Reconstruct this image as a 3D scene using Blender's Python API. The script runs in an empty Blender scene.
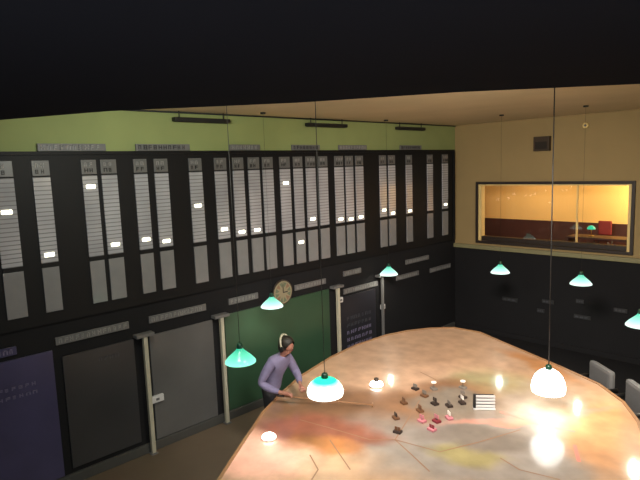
import bpy, bmesh, math, random
from mathutils import Vector, Matrix
random.seed(4)
S = bpy.context.scene
COL = S.collection
S.view_settings.view_transform = 'Standard'
S.view_settings.look = 'None'
S.view_settings.exposure = 0.0

# ------------------------------------------------------------ helpers
def obj(name, me, mats=None, parent=None):
    o = bpy.data.objects.new(name, me)
    COL.objects.link(o)
    if me is not None and mats is not None:
        for m in (mats if isinstance(mats, (list, tuple)) else [mats]):
            me.materials.append(m)
    if parent is not None: o.parent = parent
    return o
def empty(name, loc=(0, 0, 0), rz=0.0):
    o = bpy.data.objects.new(name, None); COL.objects.link(o)
    o.empty_display_size = .1; o.location = loc; o.rotation_euler = (0, 0, rz)
    return o
def tag(o, label=None, cat=None, group=None, kind=None):
    if label: o['label'] = label
    if cat: o['category'] = cat
    if group: o['group'] = group
    if kind: o['kind'] = kind
    return o
class MB:
    def __init__(s): s.b = bmesh.new()
    def box(s, lo, hi, bev=0.0, mi=0):
        r = bmesh.ops.create_cube(s.b, size=1)
        vs = r['verts']
        for v in vs:
            v.co = Vector([lo[i] + (v.co[i] + .5) * (hi[i] - lo[i]) for i in range(3)])
        fs = list({f for v in vs for f in v.link_faces})
        for f in fs: f.material_index = mi
        if bev > 0:
            es = list({e for v in vs for e in v.link_edges})
            q = bmesh.ops.bevel(s.b, geom=es, offset=bev, segments=2, affect='EDGES', profile=.6)
            for f in q['faces']: f.material_index = mi
        return s
    def cyl(s, p, q, r0, r1=None, n=16, caps=True, mi=0):
        r1 = r0 if r1 is None else r1
        p = Vector(p); q = Vector(q); d = q - p; L = d.length
        rot = d.to_track_quat('Z', 'Y').to_matrix().to_4x4()
        m = Matrix.Translation((p + q) / 2) @ rot
        r = bmesh.ops.create_cone(s.b, cap_ends=caps, segments=n, radius1=r0, radius2=max(r1, 1e-5), depth=L, matrix=m)
        for f in {f for v in r['verts'] for f in v.link_faces}:
            f.material_index = mi; f.smooth = len(f.verts) == 4
        return s
    def sphere(s, c, r, sc=(1, 1, 1), n=16, mi=0):
        m = Matrix.Translation(c) @ Matrix.Diagonal((*sc, 1))
        q = bmesh.ops.create_uvsphere(s.b, u_segments=n, v_segments=max(6, n // 2), radius=r, matrix=m)
        for f in {f for v in q['verts'] for f in v.link_faces}: f.material_index = mi; f.smooth = True
        return s
    def lathe(s, prof, c=(0, 0, 0), n=28, mi=0):
        rings = []
        for (r, z) in prof:
            rings.append([s.b.verts.new((c[0] + r * math.cos(2 * math.pi * k / n), c[1] + r * math.sin(2 * math.pi * k / n), c[2] + z)) for k in range(n)])
        for a, b in zip(rings, rings[1:]):
            for k in range(n):
                f = s.b.faces.new((a[k], a[(k + 1) % n], b[(k + 1) % n], b[k])); f.smooth = True; f.material_index = mi
        return s
    def prism(s, pts, z0, z1, mi=0):
        a = [s.b.verts.new((x, y, z0)) for x, y in pts]; b = [s.b.verts.new((x, y, z1)) for x, y in pts]
        fs = [s.b.faces.new(a[::-1]), s.b.faces.new(b)]
        for i in range(len(pts)):
            j = (i + 1) % len(pts); fs.append(s.b.faces.new((a[i], a[j], b[j], b[i])))
        for f in fs: f.material_index = mi
        return s
    def xf(s, m):
        s.b.transform(m); return s
    def done(s, name, mats, parent=None):
        bmesh.ops.recalc_face_normals(s.b, faces=s.b.faces)
        me = bpy.data.meshes.new(name); s.b.to_mesh(me); s.b.free()
        return obj(name, me, mats, parent)
def struct(o): o['kind'] = 'structure'; return o
def copy_tree(o, parent=None):
    c = o.copy(); COL.objects.link(c)
    if parent is not None: c.parent = parent
    for ch in [k for k in o.children]: copy_tree(ch, c)
    return c

# ------------------------------------------------------------ materials
def lin(c):
    f = lambda v: v / 12.92 if v <= .04045 else ((v + .055) / 1.055) ** 2.4
    return tuple(f(v / 255) for v in c[:3]) + (1,)
def mat(name, rgb, rough=.6, metal=0, spec=.5, noise=.12, nscale=6, emit=None, es=0, coat=0, bump=0, raw=False):
    m = bpy.data.materials.new(name); m.use_nodes = True
    nt = m.node_tree; N = nt.nodes; L = nt.links
    b = N['Principled BSDF']
    c = rgb if raw else lin(rgb)
    if noise:
        tc = N.new('ShaderNodeTexCoord'); nz = N.new('ShaderNodeTexNoise'); nz.inputs['Scale'].default_value = nscale
        nz.inputs['Detail'].default_value = 4
        L.new(tc.outputs['Object'], nz.inputs['Vector'])
        mx = N.new('ShaderNodeMix'); mx.data_type = 'RGBA'
        mx.inputs[6].default_value = tuple(v * (1 - noise) for v in c[:3]) + (1,)
        mx.inputs[7].default_value = tuple(min(1, v * (1 + noise)) for v in c[:3]) + (1,)
        L.new(nz.outputs['Fac'], mx.inputs[0]); L.new(mx.outputs[2], b.inputs['Base Color'])
        if bump:
            bp = N.new('ShaderNodeBump'); bp.inputs['Strength'].default_value = bump; bp.inputs['Distance'].default_value = .01
            L.new(nz.outputs['Fac'], bp.inputs['Height']); L.new(bp.outputs[0], b.inputs['Normal'])
    else: b.inputs['Base Color'].default_value = c
    b.inputs['Roughness'].default_value = rough; b.inputs['Metallic'].default_value = metal
    b.inputs['Specular IOR Level'].default_value = spec
    if coat: b.inputs['Coat Weight'].default_value = coat; b.inputs['Coat Roughness'].default_value = .08
    if emit: b.inputs['Emission Color'].default_value = lin(emit); b.inputs['Emission Strength'].default_value = es
    return m
M = {}
M['olive'] = mat('olive_paint', (128, 138, 86), .8, nscale=1.5)
M['backpaint'] = mat('brown_olive_paint', (140, 120, 80), .8, nscale=1.2)
M['ceil'] = mat('ceiling_paint', (196, 178, 140), .9, nscale=1)
M['black'] = mat('black_board', (19, 19, 21), .55, spec=.2, nscale=3)
M['blackwall'] = mat('black_wall', (26, 26, 28), .8, spec=.15, nscale=2)
M['soffit'] = mat('dark_soffit', (28, 29, 36), .9, spec=.05, nscale=1)
M['floor'] = mat('brown_linoleum', (88, 76, 62), .55, nscale=1.3, noise=.25)
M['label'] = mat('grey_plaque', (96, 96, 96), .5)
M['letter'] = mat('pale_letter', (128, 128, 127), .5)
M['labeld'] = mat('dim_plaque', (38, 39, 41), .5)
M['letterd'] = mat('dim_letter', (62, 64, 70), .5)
M['header'] = mat('header_card', (88, 88, 88), .4)
M['ink'] = mat('dark_ink', (26, 26, 26), .5)
M['sheetlow'] = mat('lower_sheet', (118, 118, 119), .22, noise=.1, coat=.3)
M['glow'] = mat('lit_bulb', (255, 252, 225), .4, emit=(255, 250, 225), es=3.0, noise=0)
M['glareglow'] = mat('glare_white', (255, 255, 255), .3, emit=(255, 250, 240), es=12, noise=0)  # glow for the added glare domes
M['post'] = mat('pale_post', (170, 166, 148), .4)
M['skirt'] = mat('dark_grey_skirting', (62, 62, 60), .6)
M['panelA'] = mat('charcoal_board', (50, 50, 52), .4, noise=.2, nscale=2)
M['panelB'] = mat('grey_chalk_board', (84, 84, 84), .4, noise=.25, nscale=1.5)
M['panelC'] = mat('green_chalk_board', (44, 70, 52), .35, noise=.3, nscale=1.2)
M['panelD'] = mat('black_list_board', (34, 34, 40), .4)
M['bluereflect'] = mat('blue_reflection', (64, 62, 92), .3, noise=.3, nscale=2)  # bluish glass reflection put into the colour
M['lilac'] = mat('lilac_letter', (110, 105, 130), .5)
M['white'] = mat('white_plastic', (190, 190, 190), .4, noise=.05)
M['winframe'] = mat('dark_wood_frame', (36, 26, 20), .5)
M['wininner'] = mat('cream_reveal', (205, 180, 120), .6)
M['ledge'] = mat('olive_ledge', (120, 116, 84), .6)
M['fixture'] = mat('black_fixture', (18, 18, 18), .5)
M['cord'] = mat('black_cord', (12, 11, 9), .6)
M['cap'] = mat('dark_green_enamel', (16, 58, 44), .35)
M['speaker'] = mat('brown_speaker', (50, 36, 20), .6)
M['grille'] = mat('speaker_grille', (28, 20, 12), .8)
M['tabrim'] = mat('table_rim_wood', (150, 112, 78), .4, nscale=10)
M['tabside'] = mat('table_side', (52, 42, 36), .6)
M['seam'] = mat('map_line_ink', (140, 108, 84), .5)
M['seampink'] = mat('map_line_pink', (208, 128, 116), .5)
M['rod'] = mat('wood_rod', (142, 104, 74), .5)
M['token_dark'] = mat('token_dark', (48, 36, 32), .5)
M['token_brown'] = mat('token_brown', (104, 70, 46), .5)
M['token_pink'] = mat('token_pink', (190, 120, 130), .5)
M['token_grey'] = mat('token_grey', (120, 112, 104), .5)
M['token_white'] = mat('token_white', (245, 240, 235), .4)
M['token_red'] = mat('token_red', (120, 40, 50), .5)
M['skin'] = mat('skin', (150, 104, 88), .5)
M['shirt'] = mat('lavender_shirt', (112, 107, 138), .8, noise=.2, nscale=14)
M['trousers'] = mat('dark_trousers', (26, 26, 30), .8)
M['hair'] = mat('dark_hair', (26, 22, 14), .55, nscale=40, noise=.4)
M['band'] = mat('pale_headband', (175, 172, 150), .4)
M['chair'] = mat('grey_upholstery', (92, 92, 92), .9, nscale=40, bump=.3)
M['chairblk'] = mat('black_chair_frame', (14, 14, 14), .4)
M['room_wall'] = mat('warm_room_wall', (214, 170, 100), .8, noise=.1, nscale=1)
M['room_dark'] = mat('dark_red_panel', (58, 26, 16), .5, noise=.3, nscale=2)
M['redseat'] = mat('red_cloth', (110, 26, 22), .8)
M['brass'] = mat('brass', (150, 120, 60), .3, metal=1)
M['clockface'] = mat('aged_clock_face', (134, 126, 102), .5)
M['clockgreen'] = mat('clock_green_sector', (92, 104, 84), .5)
M['clockred'] = mat('clock_red_sector', (120, 92, 74), .5)

def sheet_mat():
    m = mat('ruled_sheet', (150, 150, 151), .2, noise=0, coat=.5)
    N = m.node_tree.nodes; L = m.node_tree.links; b = N['Principled BSDF']
    tc = N.new('ShaderNodeTexCoord'); sp = N.new('ShaderNodeSeparateXYZ'); L.new(tc.outputs['Object'], sp.inputs[0])
    w = N.new('ShaderNodeMath'); w.operation = 'MULTIPLY'; w.inputs[1].default_value = 16; L.new(sp.outputs[2], w.inputs[0])
    fr = N.new('ShaderNodeMath'); fr.operation = 'FRACT'; L.new(w.outputs[0], fr.inputs[0])
    gt = N.new('ShaderNodeMath'); gt.operation = 'LESS_THAN'; gt.inputs[1].default_value = .22; L.new(fr.outputs[0], gt.inputs[0])
    nz = N.new('ShaderNodeTexNoise'); nz.inputs['Scale'].default_value = 1.3; L.new(tc.outputs['Object'], nz.inputs['Vector'])
    cr = N.new('ShaderNodeMix'); cr.data_type = 'RGBA'; cr.inputs[6].default_value = lin((112, 112, 118)); cr.inputs[7].default_value = lin((182, 182, 186))
    L.new(nz.outputs['Fac'], cr.inputs[0])
    mx = N.new('ShaderNodeMix'); mx.data_type = 'RGBA'; mx.inputs[7].default_value = lin((112, 112, 116))
    L.new(cr.outputs[2], mx.inputs[6]); L.new(gt.outputs[0], mx.inputs[0]); L.new(mx.outputs[2], b.inputs['Base Color'])
    return m
M['sheet'] = sheet_mat()

def shade_mat(name, top, bot, strength):
    m = bpy.data.materials.new(name); m.use_nodes = True
    N = m.node_tree.nodes; L = m.node_tree.links; b = N['Principled BSDF']
    tc = N.new('ShaderNodeTexCoord'); sp = N.new('ShaderNodeSeparateXYZ'); L.new(tc.outputs['Object'], sp.inputs[0])
    mr = N.new('ShaderNodeMapRange'); mr.inputs[1].default_value = .0; mr.inputs[2].default_value = .2
    L.new(sp.outputs[2], mr.inputs[0])
    r = N.new('ShaderNodeValToRGB'); r.color_ramp.elements[0].color = lin(bot); r.color_ramp.elements[1].color = lin(top)
    e = r.color_ramp.elements.new(.62 if strength > 2 else .45); k_ = .12 if strength > 2 else .4; e.color = lin(tuple((a * k_ + c * (1 - k_)) for a, c in zip(top, bot)))
    L.new(mr.outputs[0], r.inputs[0])
    b.inputs['Base Color'].default_value = lin(tuple(v * .5 for v in top)); b.inputs['Roughness'].default_value = .25
    L.new(r.outputs[0], b.inputs['Emission Color']); b.inputs['Emission Strength'].default_value = strength
    return m
M['shade'] = shade_mat('glowing_green_glass', (60, 175, 145), (235, 255, 248), 1.5)
M['shade_green'] = shade_mat('glowing_deep_green_glass', (40, 170, 130), (150, 255, 220), 1.4)
M['shade_hot'] = shade_mat('overbright_glass', (30, 190, 140), (255, 255, 250), 3.0)
M['shade_white'] = shade_mat('glare_white_glass', (255, 255, 250), (255, 255, 250), 4.0)  # glare put into the shade as an even white glow
M['bulb'] = mat('hot_bulb', (255, 255, 255), .3, emit=(255, 244, 225), es=130, noise=0)

def map_mat():
    m = mat('map_paint', (200, 165, 135), .35, noise=0)
    N = m.node_tree.nodes; L = m.node_tree.links; b = N['Principled BSDF']
    geo = N.new('ShaderNodeTexCoord'); tco = geo.outputs['Object']
    dn = N.new('ShaderNodeTexNoise'); dn.inputs['Scale'].default_value = 1.1; dn.inputs['Detail'].default_value = 5; L.new(tco, dn.inputs['Vector'])
    sb = N.new('ShaderNodeVectorMath'); sb.operation = 'SUBTRACT'; sb.inputs[1].default_value = (.5, .5, .5); L.new(dn.outputs['Color'], sb.inputs[0])
    sc = N.new('ShaderNodeVectorMath'); sc.operation = 'SCALE'; sc.inputs['Scale'].default_value = .9; L.new(sb.outputs[0], sc.inputs[0])
    ad = N.new('ShaderNodeVectorMath'); ad.operation = 'ADD'; L.new(tco, ad.inputs[0]); L.new(sc.outputs[0], ad.inputs[1])
    cur = None
    base = N.new('ShaderNodeRGB'); base.outputs[0].default_value = lin((196, 160, 130)); cur = base.outputs[0]
    blobs = MAPBLOBS
    for (x, y, rx, ry, rot, col, soft) in blobs:
        v1 = N.new('ShaderNodeVectorMath'); v1.operation = 'SUBTRACT'; v1.inputs[1].default_value = (x - 3.9, y - 6.9, 0); L.new(ad.outputs[0], v1.inputs[0])
        mp = N.new('ShaderNodeMapping'); mp.vector_type = 'TEXTURE'; mp.inputs['Rotation'].default_value = (0, 0, math.radians(rot)); mp.inputs['Scale'].default_value = (rx, ry, 50)
        L.new(v1.outputs[0], mp.inputs['Vector'])
        ln = N.new('ShaderNodeVectorMath'); ln.operation = 'LENGTH'; L.new(mp.outputs[0], ln.inputs[0])
        mr = N.new('ShaderNodeMapRange'); mr.interpolation_type = 'SMOOTHSTEP'; mr.inputs[1].default_value = 1 + soft; mr.inputs[2].default_value = 1 - soft
        L.new(ln.outputs['Value'], mr.inputs[0])
        mx = N.new('ShaderNodeMix'); mx.data_type = 'RGBA'; mx.inputs[7].default_value = lin(col)
        L.new(mr.outputs[0], mx.inputs[0]); L.new(cur, mx.inputs[6]); cur = mx.outputs[2]
    n2 = N.new('ShaderNodeTexNoise'); n2.inputs['Scale'].default_value = 3.5; n2.inputs['Detail'].default_value = 6; L.new(tco, n2.inputs['Vector'])
    mr = N.new('ShaderNodeMapRange'); mr.inputs[1].default_value = .3; mr.inputs[2].default_value = .7; mr.inputs[3].default_value = .82; mr.inputs[4].default_value = 1.12
    L.new(n2.outputs['Fac'], mr.inputs[0])
    vm = N.new('ShaderNodeVectorMath'); vm.operation = 'SCALE'; L.new(cur, vm.inputs[0]); L.new(mr.outputs[0], vm.inputs['Scale'])
    L.new(vm.outputs[0], b.inputs['Base Color'])
    b.inputs['Coat Weight'].default_value = 1.0; b.inputs['Coat Roughness'].default_value = .1
    b.inputs['Coat IOR'].default_value = 1.6
    b.inputs['Roughness'].default_value = .45
    return m
# x, y, rx, ry, rotation, colour, softness   (the sea, the coasts and the tinted counties of the map)
MAPBLOBS = [
    (4.6, 6.6, 2.1, 1.4, 20, (150, 142, 134), .25),
    (4.2, 8.2, 1.2, .7, 30, (172, 160, 146), .3),
    (3.6, 8.3, 1.0, .7, 40, (168, 160, 120), .4),
    (3.4, 7.3, .8, 1.4, -40, (150, 112, 82), .4),
    (3.9, 7.5, .7, .5, 35, (138, 126, 112), .3),
    (5.0, 6.2, .45, .3, 20, (158, 148, 104), .45),
    (4.9, 6.8, .8, .35, 30, (128, 119, 110), .4),
    (2.3, 5.9, .7, .9, -40, (132, 98, 72), .4),
    (3.0, 5.35, 1.1, .45, 30, (150, 92, 72), .4),
    (3.35, 5.0, .5, .35, 30, (186, 124, 76), .4),
    (2.75, 4.2, .75, .6, 10, (250, 190, 170), .4),
    (6.2, 7.9, 1.2, .6, 110, (206, 154, 110), .35),
    (4.3, 9.9, 1.0, .22, -24, (196, 138, 88), .5),
    (5.2, 8.0, 1.3, .12, 52, (222, 150, 130), .5),
    (2.6, 7.9, .5, 1.3, -30, (214, 176, 146), .5),
]
M['map'] = map_mat()

# ------------------------------------------------------------ room shell
D = 13.79; XR = 9.7; YF = -2.0; CH = 5.84
struct(MB().box((-.2, YF - .2, -.1), (XR + .2, D + .2, 0)).done('floor', M['floor']))
struct(MB().box((0, 9.9, 0), (XR, D, .012)).done('floor_back', M['blackwall']))
struct(MB().box((-.2, YF - .2, CH), (XR + .2, D + .2, CH + .1)).done('ceiling', M['ceil']))
w = MB().box((-.2, YF - .2, 0), (0, D + .2, 5.15), mi=0).box((-.2, YF - .2, 5.15), (0, D + .2, CH), mi=1)
struct(w.done('wall_left', [M['blackwall'], M['olive']]))
WX0, WX1, WZ0, WZ1 = .76, 4.62, 2.63, 4.19
w = MB().box((0, D, 0), (XR, D + .2, 2.42), mi=1)
w.box((0, D, 2.42), (XR, D + .2, WZ0)).box((0, D, WZ1), (XR, D + .2, CH)).box((0, D, WZ0), (WX0, D + .2, WZ1)).box((WX1, D, WZ0), (XR, D + .2, WZ1))
struct(w.done('wall_back', [M['backpaint'], M['blackwall']]))
struct(MB().box((XR, YF - .2, 0), (XR + .2, D + .2, 2.6), mi=1).box((XR, YF - .2, 2.6), (XR + .2, D + .2, CH)).done('wall_right', [M['olive'], M['blackwall']]))
struct(MB().box((0, YF - .2, 0), (XR, YF, CH)).done('wall_front', M['blackwall']))
struct(MB().box((0, D - .09, 2.39), (XR, D, 2.5), .01).done('trim_1', M['ledge']))
struct(MB().box((0, YF, 0), (.06, D - .1, .16), .01).done('baseboard_left', M['skirt']))
struct(MB().box((.06, D - .05, 0), (XR, D, .14), .01).done('baseboard_back', M['blackwall']))
# dark ceiling of the viewing gallery overhead
soff = [(3.6, .25), (4.69, .81), (4.90, .98), (5.62, 1.34), (6.40, 2.03), (7.12, 2.47), (7.78, 3.05), (8.0, 3.17), (9.69, 4.3), (9.69, YF + .01), (3.6, YF + .01)]
struct(MB().prism(soff, 5.15, CH).done('ceiling_gallery', M['soffit']))

# observation window in the back wall
fr = MB()
t = .07
fr.box((WX0 - t, D - .06, WZ1), (WX1 + t, D + .02, WZ1 + t), .008).box((WX0 - t, D - .06, WZ0 - t), (WX1 + t, D + .02, WZ0), .008)
fr.box((WX0 - t, D - .06, WZ0), (WX0, D + .02, WZ1)).box((WX1, D - .06, WZ0), (WX1 + t, D + .02, WZ1))
wf = struct(fr.done('window_1', M['winframe']))
rv = MB().box((WX0, D - .02, WZ0), (WX0 + .07, D + .2, WZ1)).box((WX1 - .07, D - .02, WZ0), (WX1, D + .2, WZ1)).box((WX0 + .07, D, WZ1 - .035), (WX1 - .07, D + .2, WZ1))
rv.done('window_reveal', M['wininner'], wf)
mu = MB().box((3.36, D + .08, WZ0 + .02), (3.40, D + .12, WZ1 - .04)).done('window_mullion', M['wininner'], wf)
MB().box((WX0 + .07, D + .02, WZ0), (WX1 - .07, D + .2, WZ0 + .12), .01).done('window_sill', M['winframe'], wf)
gl = bpy.data.materials.new('window_glass'); gl.use_nodes = True
N = gl.node_tree.nodes; L = gl.node_tree.links; N.clear()
out = N.new('ShaderNodeOutputMaterial'); tr = N.new('ShaderNodeBsdfTransparent'); gs = N.new('ShaderNodeBsdfGlossy'); gs.inputs['Roughness'].default_value = .02
fz = N.new('ShaderNodeFresnel'); fz.inputs['IOR'].default_value = 1.4; mx = N.new('ShaderNodeMixShader')
L.new(fz.outputs[0], mx.inputs[0]); L.new(tr.outputs[0], mx.inputs[1]); L.new(gs.outputs[0], mx.inputs[2]); L.new(mx.outputs[0], out.inputs[0])
M['glass'] = gl
MB().box((WX0 + .07, D + .05, WZ0 + .12), (WX1 - .07, D + .056, WZ1 - .035)).done('window_pane', M['glass'], wf)
# lit room behind it
RB = 16.3
rm = MB().box((-1.4, RB, 2.2), (6, RB + .1, 5), mi=0).box((-1.5, D + .2, 2.2), (-1.4, RB, 5)).box((6, D + .2, 2.2), (6.1, RB, 5)).box((-1.4, D + .2, 4.75), (6, RB, 4.85))
struct(rm.done('wall_far_room', [M['room_wall']]))
struct(MB().box((-1.4, D + .2, 2.1), (6, RB, 2.2)).done('floor_far_room', M['room_dark']))
struct(MB().box((-1.4, RB - .06, 2.2), (6, RB, 2.99), .01).done('wall_far_room_panelling', M['room_dark']))
for k, (x, lb) in enumerate([(3.46, 'red upholstered chair behind the observation window'),]):
    c = empty('chair', (x, 15.6, 2.2), 0)
    tag(c, lb, 'chair')
    MB().box((-.17, -.03, .55), (.17, .03, .93), .03).done('backrest', M['redseat'], c)
    MB().box((-.2, -.3, .42), (.2, .06, .5), .03).done('seat', M['redseat'], c)
    for sx in (-1, 1):
        for sy in (-.27, .03): MB().cyl((sx * .17, sy, 0), (sx * .17, sy, .43), .015, n=8).done('leg', M['chairblk'], c)
    for sx in (-1, 1): MB().cyl((sx * .12, .02, .45), (sx * .12, .02, .6), .012, n=8).done('back_support', M['chairblk'], c)
dk = empty('desk', (3.75, 14.45, 2.2))
tag(dk, 'dark desk standing just inside the lit observation window', 'desk')
MB().box((-.75, -.3, .6), (.8, .3, .65), .01).done('desk_top', M['room_dark'], dk)
for sx in (-.7, .72):
    MB().box((sx - .02, -.28, 0), (sx + .02, .28, .6)).done('side_panel', M['room_dark'], dk)
dl = empty('reflected_lamp', (3.52, 14.45, 2.85))  # added lamp, stands in for a green lamp reflected in the glass
tag(dl, 'small green lamp added for the lamp reflected in the observation window', 'lamp')
MB().cyl((0, 0, 0), (0, 0, .02), .07).done('base', M['brass'], dl)
MB().cyl((0, 0, .02), (0, 0, .22), .01, n=8).done('stem', M['brass'], dl)
MB().lathe([(.1, .18), (.09, .22), (.05, .26), (.02, .27)]).done('lamp_shade', M['shade_green'], dl)

# speaker box and small sensor on the back wall
sp = empty('wall_speaker', (2.55, D, 5.2))
tag(sp, 'small square brown loudspeaker box high on the back wall', 'speaker')
MB().box((-.2, -.14, -.18), (.2, 0, .18), .01).done('cabinet', M['speaker'], sp)
MB().box((-.15, -.15, -.13), (.15, -.14, .05)).done('grille', M['grille'], sp)
se = empty('smoke_detector', (3.56, D, 5.57))
tag(se, 'tiny pale round sensor on the back wall above the window', 'sensor')
MB().cyl((0, 0, 0), (0, -.04, 0), .08, .06).done('housing', M['wininner'], se)
MB().cyl((0, -.04, 0), (0, -.055, 0), .03, .02).done('sensor_cap', M['label'], se)

# ------------------------------------------------------------ tote board
tb = empty('squadron_state_board', (0, 7.4, 2.6))
tag(tb, 'long black wall board with tall narrow pale display columns above the floor', 'display board')
O = (0, 7.4, 2.6)
def rel(lo, hi): return tuple(a - b for a, b in zip(lo, O)), tuple(a - b for a, b in zip(hi, O))
def tbox(mb, lo, hi, bev=0): a, b = rel(lo, hi); return mb.box(a, b, bev)
tbox(MB(), (.001, -1.9, 2.62), (.05, 13.62, 5.14), .0).done('backing_board', M['black'], tb)
q = MB(); tbox(q, (.0, -1.9, 5.12), (.09, 13.64, 5.17)); tbox(q, (.0, 13.60, 2.62), (.09, 13.66, 5.12)); q.done('edge_frame', M['black'], tb)
def ticks(mb, y0, y1, z0, z1, x0, x1, axis='y', dens=.075, seed=0, O=(0, 0, 0), mi=1):
    """rows of small raised blurred letter strokes"""
    r = random.Random(seed); y = y0
    while y < y1 - dens * .5:
        wd = dens * r.uniform(.45, .75); k = r.choice([0, 1, 2, 3])
        zz = (z1 - z0)
        lo, hi = (z0, z1)
        mb.box((x0 - O[0], y - O[1], lo - O[2]), (x1 - O[0], y + wd * .28 - O[1], hi - O[2]), mi=mi)
        if k != 0: mb.box((x0 - O[0], y - O[1], hi - zz * .22 - O[2]), (x1 - O[0], y + wd - O[1], hi - O[2]), mi=mi)
        if k != 1: mb.box((x0 - O[0], y - O[1], lo + zz * .4 - O[2]), (x1 - O[0], y + wd - O[1], lo + zz * .58 - O[2]), mi=mi)
        if k != 2: mb.box((x0 - O[0], y + wd * .72 - O[1], lo - O[2]), (x1 - O[0], y + wd - O[1], hi - O[2]), mi=mi)
        if k == 3: mb.box((x0 - O[0], y - O[1], lo - O[2]), (x1 - O[0], y + wd - O[1], lo + zz * .2 - O[2]), mi=mi)
        y += dens
cols = [(2.06, 2.33), (2.58, 2.82), (3.28, 3.51), (3.58, 3.83), (4.12, 4.35), (4.48, 4.73), (5.14, 5.40), (5.67, 5.93), (6.07, 6.32), (6.43, 6.70), (6.78, 7.04),
        (7.22, 7.49), (7.59, 7.84), (7.94, 8.21), (8.32, 8.58), (8.81, 9.08), (9.16, 9.41), (9.50, 9.76), (10.36, 10.61), (10.70, 10.96), (11.41, 11.66), (12.34, 12.59), (13.05, 13.32)]
bulbz = [4.33, 3.66, 4.63, 3.69, 3.71, 3.64, 4.2, 3.72, 3.63, 3.63, None, 4.51, 3.25, 3.71, None, 3.63, 3.60, 3.62, 3.71, 3.61, 3.61, None, 3.66]
for i, (y0, y1) in enumerate(cols):
    c = tbox(MB(), (.045, y0, 3.54), (.075, y1, 4.80), .004).done('display_column', M['sheet'], tb)
    tbox(MB(), (.045, y0, 2.80), (.075, y1, 3.47), .004).done('lower_sheet', M['sheetlow'], c)
    tbox(MB(), (.045, y0 + .01, 3.47), (.062, y1 - .01, 3.54)).done('joint_strip', M['black'], c)
    h = tbox(MB(), (.045, y0, 4.82), (.072, y1, 5.04), .004)
    for r_ in range(2):
        z = 4.94 - r_ * .09
        ticks(h, y0 + .04, y1 - .03, z, z + .06, .072, .078, dens=.08, seed=i * 7 + r_, O=O, mi=1 + r_)
    h.done('header_card', [M['header'], M['letter'], M['ink']], c)
    bz = bulbz[i]
    if bz:
        ym = (y0 + y1) / 2
        a, b_ = rel((.075, ym - .07, bz - .03), (.09, ym + .07, bz + .03))
        MB().box(a, b_, .008).done('status_light', M['glow'], c)
# plaques above and below the columns
for i, (y0, y1) in enumerate([(2.69, 3.69), (4.19, 5.19), (6.04, 6.75), (7.58, 8.38), (8.97, 9.92), (11.2, 12.1)]):
    n_ = tbox(MB(), (.03, y0, 5.175), (.06, y1, 5.285), .004)
    ticks(n_, y0 + .04, y1 - .05, 5.195, 5.265, .06, .066, seed=40 + i, dens=.09, O=O); n_.done('sector_plaque', [M['label'], M['panelA'] if i % 2 else M['letter']], tb)
for i, (y0, y1, z) in enumerate([(.9, 2.14, 2.33), (2.68, 3.84, 2.32), (4.20, 5.33, 2.32), (5.84, 6.54, 2.31), (7.53, 8.45, 2.28), (9.04, 9.64, 2.34), (11.4, 12.43, 2.27), (9.03, 10.25, 1.92), (11.0, 11.96, 1.91), (12.5, 13.5, 1.88)]):
    n_ = tbox(MB(), (.002, y0, z - .06), (.035, y1, z + .06), .004)
    ticks(n_, y0 + .04, y1 - .05, z - .035, z + .035, .035, .042, seed=60 + i, dens=.085, O=O); n_.done('sector_plaque', [M['label'] if i else M['bluereflect'], M['letter'] if i else M['lilac']], tb)  # first plaque carries the painted blue reflection tint

# lower boards
def board(name, y0, y1, z0, z1, m, label, x=.03, rows=()):
    o = MB().box((.002, y0, z0), (x, y1, z1), .004); ms = [m]
    for k, (ya, yb, z, h, tm, dn) in enumerate(rows):
        ticks(o, ya, yb, z, z + h, x, x + .006, seed=int(z * 100), dens=dn, mi=k + 1); ms.append(tm)
    return tag(o.done(name, ms), label, 'board')
board('reflection_panel', 1.05, 2.62, .17, 2.2, M['bluereflect'], 'blue-black panel painting a bluish reflection at the far left edge of the photo', rows=[(1.3, 2.35, 1.75, .05, M['lilac'], .09), (1.3, 2.35, 1.62, .05, M['lilac'], .09)])  # panel colour paints a bluish reflection over the wall
board('chalk_board', 2.75, 3.9, .24, 2.06, M['panelA'], 'charcoal board left of the first pale post, small writing near its top', rows=[(3.3, 3.7, 1.84, .06, M['letterd'], .09)])
board('chalk_board', 4.18, 5.45, .17, 2.05, M['panelB'], 'grey board between the first and second pale posts')
board('chalk_board', 5.72, 8.54, .17, 2.08, M['panelC'], 'wide dark green board on the wall behind the person')
board('list_board', 8.9, 10.15, .17, 1.80, M['panelD'], 'black board with a faint grid of writing behind the far table edge', rows=[(9.1, 9.95, 1.22 - k * .17, .08, M['letterd'] if k < 2 else M['lilac'], .13) for k in range(5)])
# posts
plabels = ['pale post between the charcoal board and the grey board, first from the left', 'pale post between the grey board and the wide green board',
           'pale post at the right end of the wide green board', 'thin pale post farthest right, right of the black list board']
for i, y in enumerate((4.05, 5.58, 8.72, 10.30)):
    r_ = .035 if i < 3 else .028
    p = empty('post', (.13, y, 0)); tag(p, plabels[i], 'post', 'posts along the boards')
    MB().box((-r_, -r_, .02), (r_, r_, 2.085), .006).done('shaft', M['post'] if i != 3 else M['label'], p)
    MB().box((-.1, -.16, 2.085), (.05, .16, 2.14), .006).done('cap_bracket', M['label'], p)
    MB().box((-.06, -.06, 0), (.06, .06, .02), .003).done('foot_plate', M['label'], p)
for y, z, w_, lb in [(4.22, .92, .12, 'small white switch box on the wall right of the first pale post'), (8.86, 1.77, .07, 'small white box at the top of the post beside the green board'), (10.38, 1.3, .07, 'small white box on the wall at the farthest post')]:
    s_ = MB().box((.031, y - w_, z - .06), (.09, y + w_, z + .06), .01)
    s_ = s_.done('switch_box', M['white']); tag(s_, lb, 'switch box', 'white boxes on the board wall')
    MB().box((.09, y - .03, z - .02), (.10, y + .03, z + .02), .003).done('switch', M['label'], s_)

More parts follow.
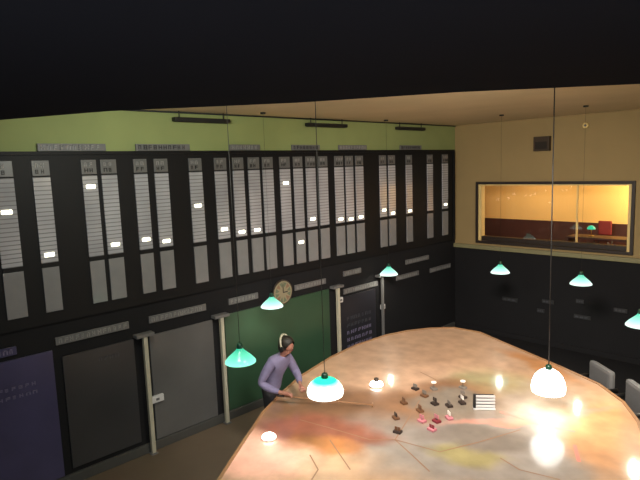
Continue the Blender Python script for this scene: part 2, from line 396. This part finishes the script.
# sector clock
ck = empty('wall_clock', (.06, 7.14, 2.27)); tag(ck, 'round wall clock with dull cream and green sectors below the columns', 'clock')
MB().cyl((0, 0, 0), (.03, 0, 0), .26, n=40).done('rim', M['tabside'], ck)
fc = MB().cyl((.03, 0, 0), (.036, 0, 0), .235, n=40).done('face', M['clockface'], ck)
sm = MB()
for k in range(12):
    a0 = k * math.pi / 6; a1 = (k + .9) * math.pi / 6
    vs = [sm.b.verts.new((.038, r * math.cos(a), r * math.sin(a))) for r, a in ((.10, (a0 + a1) / 2), (.21, a0), (.21, a1))]
    f = sm.b.faces.new(vs); f.material_index = k % 3 if k % 3 < 2 else 0
sm.done('colour_sectors', [M['clockgreen'], M['clockred']], ck)
MB().box((.04, -.008, 0), (.044, .008, .17)).done('minute_hand', M['ink'], ck)
MB().box((.04, 0, -.01), (.044, .12, .01)).done('hour_hand', M['ink'], ck)

# ceiling strip lights (unlit black troughs)
for i, (y0, y1) in enumerate([(4.87, 6.0), (7.96, 9.15), (10.99, 12.12)]):
    c = empty('strip_light', (.12, (y0 + y1) / 2, 5.7))
    tag(c, ['unlit black strip light hanging under the ceiling, nearest of three', 'unlit black strip light hanging under the ceiling, middle of three', 'unlit black strip light hanging under the ceiling, nearest the back corner'][i], 'light', 'black strip lights along the wall')
    h = (y1 - y0) / 2
    MB().box((-.06, -h, -.035), (.06, h, .035), .008).done('trough', M['fixture'], c)
    for s_ in (-1, 1): MB().cyl((0, s_ * h * .8, .03), (0, s_ * h * .8, .14), .01, n=8).done('hanger', M['fixture'], c)
    MB().box((-.045, -h + .02, -.042), (.045, h - .02, -.036)).done('diffuser', M['grille'], c)
tag(MB().cyl((.03, 3.0, 5.825), (.03, D, 5.825), .014, n=8).done('conduit', M['cord']), 'thin dark conduit running where the side wall meets the ceiling', 'conduit')

# back wall dim plates
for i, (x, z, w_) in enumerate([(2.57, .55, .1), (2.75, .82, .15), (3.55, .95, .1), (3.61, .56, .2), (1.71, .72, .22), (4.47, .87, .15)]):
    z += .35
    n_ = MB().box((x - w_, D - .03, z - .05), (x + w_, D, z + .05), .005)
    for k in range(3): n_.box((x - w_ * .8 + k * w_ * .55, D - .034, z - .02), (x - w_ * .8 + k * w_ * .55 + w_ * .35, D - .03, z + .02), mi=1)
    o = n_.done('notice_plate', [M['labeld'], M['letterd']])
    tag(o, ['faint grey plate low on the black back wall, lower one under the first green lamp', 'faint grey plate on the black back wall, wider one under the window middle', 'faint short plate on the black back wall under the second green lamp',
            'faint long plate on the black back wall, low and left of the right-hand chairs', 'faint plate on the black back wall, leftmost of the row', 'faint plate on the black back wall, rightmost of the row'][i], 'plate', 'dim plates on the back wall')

# ------------------------------------------------------------ plotting table
tp = [(2.96, 3.52), (2.44, 4.26), (1.83, 5.14), (1.42, 5.95), (1.14, 6.59), (.84, 7.71), (.72, 8.61), (.77, 9.59), (.95, 10.2), (1.24, 10.7), (1.65, 11.1), (2.31, 11.16), (3.26, 10.74), (4.54, 10.19), (5.4, 9.78), (5.95, 9.28), (6.34, 8.69),
      (6.75, 7.7), (6.95, 6.4), (6.9, 5.0), (6.4, 3.8), (5.5, 3.0), (4.4, 2.7), (3.5, 2.95)]
TC = Vector((3.9, 6.9)); RT = Vector((.694, .720))
tab = empty('plotting_table', (TC.x, TC.y, 0)); tag(tab, 'huge irregular plotting table painted as a tan and grey map', 'table')
def tz(x, y):
    s = (Vector((x, y)) - TC).dot(RT)
    return .9
def dens(pts, k=3):
    o = []
    for i in range(len(pts)):
        a = Vector(pts[i]); b = Vector(pts[(i + 1) % len(pts)])
        for j in range(k): o.append(a.lerp(b, j / k))
    return o
ring = dens(tp, 4); n = len(ring); NR = 24
bm = bmesh.new()
cv = bm.verts.new((0, 0, tz(*TC))); prev = None
for k in range(1, NR + 1):
    cur = []
    for p in ring:
        w_ = TC.lerp(p, k / NR * .985); cur.append(bm.verts.new((w_.x - TC.x, w_.y - TC.y, tz(w_.x, w_.y))))
    for i in range(n):
        j = (i + 1) % n
        f = bm.faces.new((cv, cur[i], cur[j])) if prev is None else bm.faces.new((prev[i], cur[i], cur[j], prev[j]))
        f.smooth = True
    prev = cur
bmesh.ops.recalc_face_normals(bm, faces=bm.faces)
me = bpy.data.meshes.new('map_top'); bm.to_mesh(me); bm.free()
if me.polygons[0].normal.z < 0: me.flip_normals()
# object coordinates are table-local; shift map blobs by using a child offset of zero at world origin
top = obj('map_top', me, M['map'], tab)
def ringpiece(name, m, s0, z0, s1, z1, s2, z2, s3, z3):
    b = bmesh.new(); rs = []
    for s_, dz in ((s0, z0), (s1, z1), (s2, z2), (s3, z3)):
        rs.append([b.verts.new(((TC.lerp(p, s_) - TC).x, (TC.lerp(p, s_) - TC).y, (tz(*TC.lerp(p, s_)) + dz) if dz > -.5 else dz + 1)) for p in ring])
    for a in range(4):
        A, B = rs[a], rs[(a + 1) % 4]
        for i in range(n):
            j = (i + 1) % n; b.faces.new((A[i], A[j], B[j], B[i]))
    bmesh.ops.recalc_face_normals(b, faces=b.faces)
    me = bpy.data.meshes.new(name); b.to_mesh(me); b.free(); return obj(name, me, m, tab)
ringpiece('edge_rim', M['tabrim'], .984, .012, 1.0, .012, 1.0, -.06, .984, -.06)
ringpiece('skirt_panel', M['tabside'], .78, -.06, .82, -.06, .82, -1 + .0, .78, -1 + .0)
# drawn lines and board seams on the map
def stroke(name, pts, wd, m):
    b = bmesh.new(); L_ = []
    P = [Vector(p) for p in pts]
    Q = []
    for a, c in zip(P, P[1:]):
        k = max(1, int((c - a).length / .15))
        for i in range(k): Q.append(a.lerp(c, i / k))
    Q.append(P[-1])
    for i, p in enumerate(Q):
        d = (Q[min(i + 1, len(Q) - 1)] - Q[max(i - 1, 0)]).normalized(); nn = Vector((-d.y, d.x)) * wd / 2
        L_.append([b.verts.new((v.x - TC.x, v.y - TC.y, tz(v.x, v.y) + .0035)) for v in (p + nn, p - nn)])
    for a, c in zip(L_, L_[1:]): b.faces.new((a[0], a[1], c[1], c[0]))
    me = bpy.data.meshes.new(name); b.to_mesh(me); b.free()
    if me.polygons[0].normal.z < 0: me.flip_normals()
    return obj(name, me, m, tab)

brown = [[(3.99, 5.85), (4.42, 5.67), (4.83, 5.49)], [(3.99, 5.85), (4.65, 5.99), (4.91, 6.6), (5.16, 7.3)], [(3.39, 4.74), (3.74, 4.56), (3.85, 4.34)],
         [(3.3, 5.22), (4.05, 4.84)], [(2.5, 5.36), (3.04, 5.48), (3.73, 5.61), (3.99, 5.85)], [(6.1, 6.41), (5.64, 6.29), (5.32, 6.39)], [(2.73, 8.22), (3.28, 8.06)],
         [(3.46, 7.19), (3.7, 6.6), (3.99, 5.85)]]
for p in brown: stroke('map_line', p, .02, M['seam'])
for p in [[(5.9, 7.38), (6.11, 6.98)], [(4.66, 7.65), (5.3, 7.64), (5.76, 7.76)]]: stroke('map_line', p, .05, M['seampink'])

# ------------------------------------------------------------ markers on the table
def marker(x, y, h, m, mf, label, kind=0):
    e = empty('plotting_marker', (x, y, tz(x, y) + .004), random.Random(int(x * 100)).uniform(-.6, .6)); tag(e, label, 'marker', 'markers on the map')
    MB().box((-.06, -.045, 0), (.06, .045, .035), .006).done('base_block', m, e)
    MB().cyl((0, 0, .035), (0, 0, h), .007, n=8).done('pin', M['token_grey'], e)
    if kind == 0: MB().box((-.045, -.006, h - .06), (.045, .006, h), .003).done('number_flag', mf, e)
    else: MB().cyl((0, 0, h - .01), (0, 0, h + .008), .045, n=20).done('disc', mf, e)
mk = [(3.39, 7.70, .13, 'token_grey', 'token_white', 'marker with round white disc, left one at the back of the cluster', 1),
      (3.74, 8.07, .13, 'token_grey', 'token_white', 'marker with round white disc, right one at the back of the cluster', 1),
      (3.75, 7.20, .12, 'token_dark', 'token_dark', 'dark marker at the middle of the cluster, left of a brown and white pair', 0),
      (3.96, 7.29, .10, 'token_dark', 'token_grey', 'dark marker with grey flag in the middle of the cluster', 0),
      (4.06, 7.52, .14, 'token_dark', 'token_white', 'dark marker with white flag at the right end of the cluster', 0),
      (3.95, 7.72, .13, 'token_dark', 'token_grey', 'dark marker with grey flag directly in front of the right white disc', 0),
      (3.35, 6.90, .10, 'token_brown', 'token_brown', 'brown marker at the left end of the cluster', 0),
      (3.72, 6.83, .11, 'token_brown', 'token_brown', 'brown marker just behind the pink markers', 0),
      (3.59, 6.38, .10, 'token_brown', 'token_dark', 'brown marker with dark flag left of the pink markers', 0),
      (3.89, 6.04, .09, 'token_dark', 'token_brown', 'dark marker nearest the drawn line corner in front of the cluster', 0),
      (3.95, 6.56, .11, 'token_pink', 'token_pink', 'pink marker, leftmost of the four pink ones', 0),
      (4.12, 6.70, .12, 'token_red', 'token_pink', 'dark red marker with pink flag between pink markers', 0),
      (4.20, 6.92, .12, 'token_pink', 'token_white', 'pink marker with white flag, rearmost of the pink ones', 0),
      (4.22, 6.43, .09, 'token_pink', 'token_red', 'pink marker with dark red flag, nearest the camera of the pink ones', 0),
      (3.15, 7.49, .10, 'token_dark', 'token_grey', 'dark marker with grey flag, left rear of the cluster', 0),
      (3.44, 7.35, .11, 'token_brown', 'token_grey', 'brown marker with grey flag in front of the left white disc', 0)]
for x, y, h, a, b_, lb, k in mk: marker(x, y, h, M[a], M[b_], lb, k)
e = empty('score_stand', (4.42, 7.58, tz(4.42, 7.58) + .004), math.radians(40)); tag(e, 'small white slatted tally stand with a black edge, right of the marker cluster', 'stand')
MB().box((-.17, -.05, 0), (.17, .05, .02), .004).done('base', M['white'], e)
MB().box((-.17, -.02, .02), (-.13, .03, .24), .004).done('side_post', M['ink'], e)
for k in range(4): MB().box((-.13, -.015, .035 + k * .052), (.17, .02, .066 + k * .052), .004).done('number_slat', M['white'], e)
bk = MB().box((-.13, .02, .02), (.15, .028, .235)).done('back_plate', M['labeld'], e)
for x, y, r_, cap, lb in [(2.60, 4.66, .10, False, 'small white dome added as lamp glare at the left edge of the map table'), (2.53, 7.18, .12, True, 'white dome added as lamp glare with a dark knob on top, near the tip of the rod')]:
    e = empty('table_glare', (x, y, .902)); tag(e, lb, 'light', 'glare spots added on the table')  # glowing dome added for lamp glare on the glossy map
    MB().cyl((0, 0, 0), (0, 0, .02), r_ + .01, n=24).done('glare_base_ring', M['token_white'], e)
    MB().sphere((0, 0, .02), r_, (1, 1, .55), n=24).done('glare_dome', M['glareglow'], e)
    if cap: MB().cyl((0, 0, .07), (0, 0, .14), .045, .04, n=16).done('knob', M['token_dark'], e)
# croupier rod
e = empty('plotting_rod', (2.12, 5.60, .97)); tag(e, 'long thin wooden plotting rod held out over the map by the person', 'rod')
ra = Vector((-.33, -.12, .09)); rb = Vector((.93, .86, -.03))
MB().cyl(ra, rb, .013, .010, n=10).done('shaft', M['rod'], e)
dd = (rb - ra).normalized(); pn = Vector((-dd.y, dd.x, 0))
MB().cyl(rb - pn * .07, rb + pn * .07, .014, n=10).done('rake_head', M['rod'], e)
MB().cyl(ra - dd * .02, ra + dd * .14, .018, n=10).done('grip', M['token_dark'], e)

# ------------------------------------------------------------ pendant lamps
def pendant(x, y, z, shade, label, power, cr=.002, sc=1.0, col=(1, .9, .78), hot=False):
    e = empty('pendant_lamp', (x, y, z)); tag(e, label, 'lamp', 'green shaded pendant lamps')
    if hot:
        pr_ = [(.215, 0), (.222, .04), (.21, .09), (.18, .14), (.13, .18), (.07, .205), (.035, .21), (.035, .2), (.068, .195), (.125, .17), (.172, .132), (.2, .086), (.21, .04), (.205, .0), (.215, 0)]
    else:
        pr_ = [(.215, 0), (.212, .02), (.165, .075), (.11, .125), (.065, .165), (.045, .19), (.0455, .20), (.035, .19), (.06, .155), (.105, .115), (.16, .066), (.205, .012), (.215, 0)]
    sh = MB().lathe([(r * sc, z_ * sc * (1.5 if hot == 2 else 1)) for r, z_ in pr_]); hz = .105 * sc if hot == 2 else 0  # tallest profile shapes the round glare into the white shade
    sh.done('lamp_shade', shade, e)
    MB().lathe([(.001, .27 * sc), (.03 * sc, .268 * sc), (.04 * sc, .25 * sc), (.045 * sc, .2 * sc), (.03 * sc, .18 * sc), (.001, .18 * sc)], c=(0, 0, hz)).done('socket_cap', M['cap'], e)
    MB().cyl((0, 0, .26 * sc), (0, 0, CH - z - .02), cr, n=8).done('cord', M['cord'], e)
    MB().cyl((0, 0, CH - z - .03), (0, 0, CH - z), .05, n=20).done('ceiling_rose', M['cord'], e)
    MB().sphere((0, 0, .07 * sc), (.036 if hot == 2 else .05) * sc, n=16).done('bulb', M['bulb'], e)
    l = bpy.data.lights.new('lamp_glow', 'SPOT'); l.energy = power; l.color = col; l.shadow_soft_size = .06; l.spot_size = math.radians(150); l.spot_blend = .6
    lo = bpy.data.objects.new('lamp_glow', l); COL.objects.link(lo); lo.parent = e; lo.location = (0, 0, -.0)
    return e
pendant(2.55, 4.27, 2.16, M['shade_green'], 'green pendant lamp in front of the second pale post, left of the person', 20, cr=.004)
pendant(.56, 6.46, 2.18, M['shade'], 'green pendant lamp hanging just below the round wall clock', 16)
pendant(.46, 10.15, 2.20, M['shade'], 'green pendant lamp near the side wall beyond the green board', 16)
pendant(2.48, 11.76, 2.22, M['shade'], 'green pendant lamp before the back wall, left one under the window', 16)
pendant(4.36, 11.6, 2.22, M['shade'], 'green pendant lamp before the back wall, right one under the window', 16)
pendant(6.05, 9.55, 2.12, M['shade'], 'green pendant lamp cut off by the right edge of the photo', 60)
pendant(3.55, 4.92, 1.76, M['shade_hot'], 'bright pendant lamp hanging low over the map beside the person', 14, sc=1.12, cr=.005, hot=1)
pendant(5.28, 7.95, 1.32, M['shade_white'], 'overbright white glowing pendant lamp low over the right of the map', 34, sc=1.12, cr=.009, hot=2)

# ------------------------------------------------------------ chairs at the right
def chair(x, y, rz, label):
    e = empty('office_chair', (x, y, 0), math.radians(rz)); tag(e, label, 'chair', 'chairs right of the table')
    MB().box((-.33, -.06, .56), (.33, .06, 1.10), .058).done('backrest', M['chair'], e)
    MB().box((-.33, -.5, .42), (.33, 0, .53), .05).done('seat', M['chair'], e)
    for sx in (-1, 1):
        MB().cyl((sx * .37, .03, .5), (sx * .37, .03, .78), .018, n=8).cyl((sx * .37, -.38, .5), (sx * .37, -.38, .76), .018, n=8).cyl((sx * .37, .06, .78), (sx * .37, -.42, .76), .042, n=8).done('armrest', M['chairblk'], e)
    MB().box((-.38, -.4, .40), (.38, .03, .43), .005).done('seat_frame', M['chairblk'], e)
    MB().box((-.03, .03, .4), (.03, .09, .9), .01).done('back_bar', M['chairblk'], e)
    for sx in (-1, 1):
        for sy in (-.36, .0):
            MB().cyl((sx * .27, sy, 0), (sx * .25, sy, .41), .018, n=8).done('leg', M['chairblk'], e)
chair(5.30, 10.16, -40, 'grey upholstered chair tucked to the right table edge, leftmost of three')
chair(6.06, 9.62, -44, 'grey upholstered chair at the right photo edge, middle of the three by the table')
chair(6.78, 8.90, -55, 'grey upholstered chair nearest the camera in the row right of the table')

# ------------------------------------------------------------ person
PX, PY, PR, PS = 1.40, 5.69, math.radians(14), 1.13
person = empty('person', (PX, PY, 0), PR); person.scale = (PS, PS, PS)
tag(person, 'person in lavender shirt and pale headband leaning over the table with a rod', 'person')
def skinned(name, V, E_, m, sub=2, parent=person):
    """V: name -> (x,y,z,r)"""
    me = bpy.data.meshes.new(name); ks = list(V)
    me.from_pydata([V[k][:3] for k in ks], [(ks.index(a), ks.index(b)) for a, b in E_], [])
    b_ = bmesh.new(); b_.from_mesh(me); b_.verts.layers.skin.verify(); b_.to_mesh(me); b_.free()
    o = bpy.data.objects.new(name, me); COL.objects.link(o)
    for i, k in enumerate(ks):
        r = V[k][3]; r = r if isinstance(r, tuple) else (r, r)
        me.skin_vertices[0].data[i].radius = r; me.skin_vertices[0].data[i].use_root = (i == 0)
    mo = o.modifiers.new('s', 'SKIN'); mo.use_smooth_shade = True
    su = o.modifiers.new('u', 'SUBSURF'); su.levels = sub; su.render_levels = sub
    dg = bpy.context.evaluated_depsgraph_get(); dg.update()
    nm = bpy.data.meshes.new_from_object(o.evaluated_get(dg)); nm.name = name
    bpy.data.objects.remove(o); nm.materials.clear()
    for p in nm.polygons: p.use_smooth = True
    return obj(name, nm, m, parent)
V = dict(pel=(.02, 0, .95, (.06, .06)), sp1=(.05, 0, 1.08, (.09, .07)), sp2=(.13, 0, 1.24, (.14, .10)), che=(.20, 0, 1.38, (.13, .09)), nk0=(.25, 0, 1.46, .055), nk1=(.29, 0, 1.51, .05),
         h0=(.325, 0, 1.55, (.06, .065)), h1=(.34, 0, 1.60, (.078, .088)), h2=(.345, 0, 1.66, (.08, .092)), h3=(.34, 0, 1.71, (.05, .055)),
         jaw=(.385, 0, 1.555, .036), nose=(.425, 0, 1.60, .013), nos2=(.44, 0, 1.59, .008))
E0 = [('pel', 'sp1'), ('sp1', 'sp2'), ('sp2', 'che'), ('che', 'nk0'), ('nk0', 'nk1'), ('nk1', 'h0'), ('h0', 'h1'), ('h1', 'h2'), ('h2', 'h3'), ('h0', 'jaw'), ('h1', 'nose'), ('nose', 'nos2')]
arm = {-1: [(.17, -.17, 1.40, .055), (.10, -.235, 1.26, .048), (.03, -.29, 1.09, .042), (.16, -.28, 1.03, .037), (.38, -.24, .985, .026), (.43, -.225, .978, (.02, .035)), (.475, -.21, .975, (.018, .036))],
       1: [(.19, .17, 1.40, .055), (.23, .23, 1.27, .048), (.29, .27, 1.12, .042), (.38, .2, 1.08, .036), (.50, .06, 1.04, .026), (.545, .02, 1.03, (.02, .035)), (.585, -.01, 1.02, (.018, .036))]}
for s_ in (-1, 1):
    n_ = 'R' if s_ < 0 else 'L'; pr = 'che'
    for i, a in enumerate(arm[s_]):
        V[n_ + str(i)] = a; E0.append((pr, n_ + str(i))); pr = n_ + str(i)
    P5 = Vector(arm[s_][5][:3]); P6 = Vector(arm[s_][6][:3]); d_ = (P6 - P5).normalized(); side = Vector((-d_.y, d_.x, 0)).normalized()
    for j, off in enumerate((-.03, -.01, .01, .03)):
        ln_ = (.026, .032, .030, .022)[j]
        a = P6 + side * off + d_ * .018; b1 = a + d_ * ln_ + Vector((0, 0, -.006)); c1 = b1 + d_ * .006 + Vector((0, 0, -.028)); e1 = c1 - d_ * .022 + Vector((0, 0, -.014))
        for q_, (pt, rr) in enumerate(((a, .010), (b1, .0092), (c1, .0085), (e1, .0075))):
            V[f'{n_}f{j}{q_}'] = (*pt, rr); E0.append((n_ + '6' if q_ == 0 else f'{n_}f{j}{q_-1}', f'{n_}f{j}{q_}'))
    ts = side * (.04 if s_ < 0 else -.04)
    a = P5 + ts * .8 + d_ * .01 + Vector((0, 0, -.01)); b1 = P5 + ts * 1.2 + d_ * .04 + Vector((0, 0, -.03)); c1 = P5 + ts * .8 + d_ * .065 + Vector((0, 0, -.045))
    for q_, (pt, rr) in enumerate(((a, .012), (b1, .010), (c1, .0085))):
        V[f'{n_}t{q_}'] = (*pt, rr); E0.append((n_ + '5' if q_ == 0 else f'{n_}t{q_-1}', f'{n_}t{q_}'))
    pr = 'pel'
    for i, a in enumerate([(.01, s_ * .085, .85, .055), (.02, s_ * .095, .68, .06), (.035, s_ * .10, .49, .055), (.0, s_ * .10, .30, .05), (-.03, s_ * .10, .09, .036), (.02, s_ * .105, .045, .036), (.13, s_ * .115, .03, .028)]):
        V[n_ + 'l' + str(i)] = a; E0.append((pr, n_ + 'l' + str(i))); pr = n_ + 'l' + str(i)
skinned('body', V, E0, M['skin'])
T = dict(sp0=(.0, 0, .88, (.172, .142)), sp1=(.03, 0, .98, (.165, .135)), sp2=(.07, 0, 1.12, (.16, .13)), sp3=(.14, 0, 1.26, (.175, .13)), che=(.205, 0, 1.38, (.15, .105)), col=(.25, 0, 1.45, .075), c2=(.265, 0, 1.475, .065))
ET = [('sp0', 'sp1'), ('sp1', 'sp2'), ('sp2', 'sp3'), ('sp3', 'che'), ('che', 'col'), ('col', 'c2')]
for s_ in (-1, 1):
    n_ = 'R' if s_ < 0 else 'L'; pr = 'che'
    for i, a in enumerate(arm[s_][:5]):
        k = (.085, .076, .068, .06, .045)[i]
        b_ = a
        if i == 4: b_ = tuple(arm[s_][3][j] * .15 + a[j] * .85 for j in range(3)) + (0,)
        T[n_ + str(i)] = (b_[0], b_[1], b_[2], k); ET.append((pr, n_ + str(i))); pr = n_ + str(i)
skinned('shirt', T, ET, M['shirt'])
TR = dict(pel=(0, 0, .97, (.165, .135)), p2=(.0, 0, .90, (.165, .14))); ER = [('pel', 'p2')]
for s_ in (-1, 1):
    n_ = 'R' if s_ < 0 else 'L'; pr = 'p2'
    for i, a in enumerate([(0, s_ * .09, .84, .105), (.02, s_ * .095, .66, .09), (.035, s_ * .10, .48, .075), (.0, s_ * .10, .30, .07), (-.03, s_ * .10, .09, .065)]):
        TR[n_ + str(i)] = a; ER.append((pr, n_ + str(i))); pr = n_ + str(i)
skinned('trousers', TR, ER, M['trousers'])
for s_ in (-1, 1):
    MB().sphere((.04, s_ * .108, .04), .055, (2.3, .95, .8)).done('shoe', M['chairblk'], person)
hr = MB().sphere((.322, 0, 1.665), .124, (1.05, .88, .92), n=24)
bmesh.ops.bisect_plane(hr.b, geom=hr.b.verts[:] + hr.b.edges[:] + hr.b.faces[:], plane_co=(.385, 0, 1.62), plane_no=(.75, 0, -.6), clear_outer=True)
hr.sphere((.255, 0, 1.60), .085, (.8, 1.1, 1.1))
hr.done('hair', M['hair'], person)
bd = MB(); pts = []
for k in range(21):
    a = math.pi * k / 20; pts.append(Vector((.315 - .05 * math.sin(a), -.118 * math.cos(a), 1.625 + .165 * math.sin(a))))
for a, b_ in zip(pts, pts[1:]): bd.cyl(a, b_, .016, n=8)
hb = bd.done('headset_band', M['band'], person)
for s_ in (-1, 1): MB().cyl((.315, s_ * .10, 1.61), (.315, s_ * .132, 1.61), .036, n=18).done('ear_pad', M['ink'], hb)
for s_ in (-1, 1): MB().sphere((.415, s_ * .03, 1.625), .010, n=10).done('eye', M['ink'], person)
MB().sphere((.418, 0, 1.565), .012, (.6, 1.8, .5), n=10).done('mouth', M['token_red'], person)

# ------------------------------------------------------------ light
def area(loc, tgt, size, power, col, spread=180):  # unseen fill lamps, added to brighten walls, table and far room
    l = bpy.data.lights.new('fill_light', 'AREA'); l.energy = power; l.size = size; l.color = col; l.spread = math.radians(spread)
    o = bpy.data.objects.new('fill_light', l); COL.objects.link(o); o.location = loc
    o.rotation_euler = (Vector(tgt) - Vector(loc)).to_track_quat('-Z', 'Y').to_euler(); return o
area((3.4, 3.0, 5.6), (0, 8, 4.0), .8, 130, (.96, 1, .90))
area((9.0, 6.0, 5.4), (3, 12, 4.5), .8, 108, (1, .88, .62))
area((5.6, 5.0, 5.55), (3.0, 9.6, .9), 1.2, 300, (1, .88, .80), 110)
area((5.0, 4.4, 3.9 + 1.6), (3.5, 11.5, 5.8), .6, 30, (1, .92, .7), 150)
area((9.3, -.8, 4.6), (0, 6.5, 1.6), 1.4, 160, (.95, .98, 1))
area((1.6, 15.0, 4.6), (.6, 16.3, 3.6), .8, 28, (1, .80, .52))
area((4.9, 15.0, 4.2), (3.9, 16.3, 3.8), .6, 120, (1, .86, .52))
wd = bpy.data.worlds.new('world'); wd.use_nodes = True; wd.node_tree.nodes['Background'].inputs[0].default_value = (.02, .02, .024, 1); S.world = wd

# ------------------------------------------------------------ camera
cam = bpy.data.cameras.new('camera'); co = bpy.data.objects.new('camera', cam); COL.objects.link(co)
f, yaw, pitch, roll = 549.306, .803771, .13106, -.034596
fw = Vector((-math.sin(yaw) * math.cos(pitch), math.cos(yaw) * math.cos(pitch), -math.sin(pitch)))
rt = Vector((math.cos(yaw), math.sin(yaw), 0)); up = rt.cross(fw)
r_ = math.cos(roll) * rt + math.sin(roll) * up; u_ = -math.sin(roll) * rt + math.cos(roll) * up
co.matrix_world = Matrix(((r_.x, u_.x, -fw.x, 8.65494), (r_.y, u_.y, -fw.y, 0), (r_.z, u_.z, -fw.z, 4.8), (0, 0, 0, 1)))
cam.sensor_width = 36; cam.lens = f / 640 * 36; cam.clip_start = .05; cam.clip_end = 100
S.camera = co
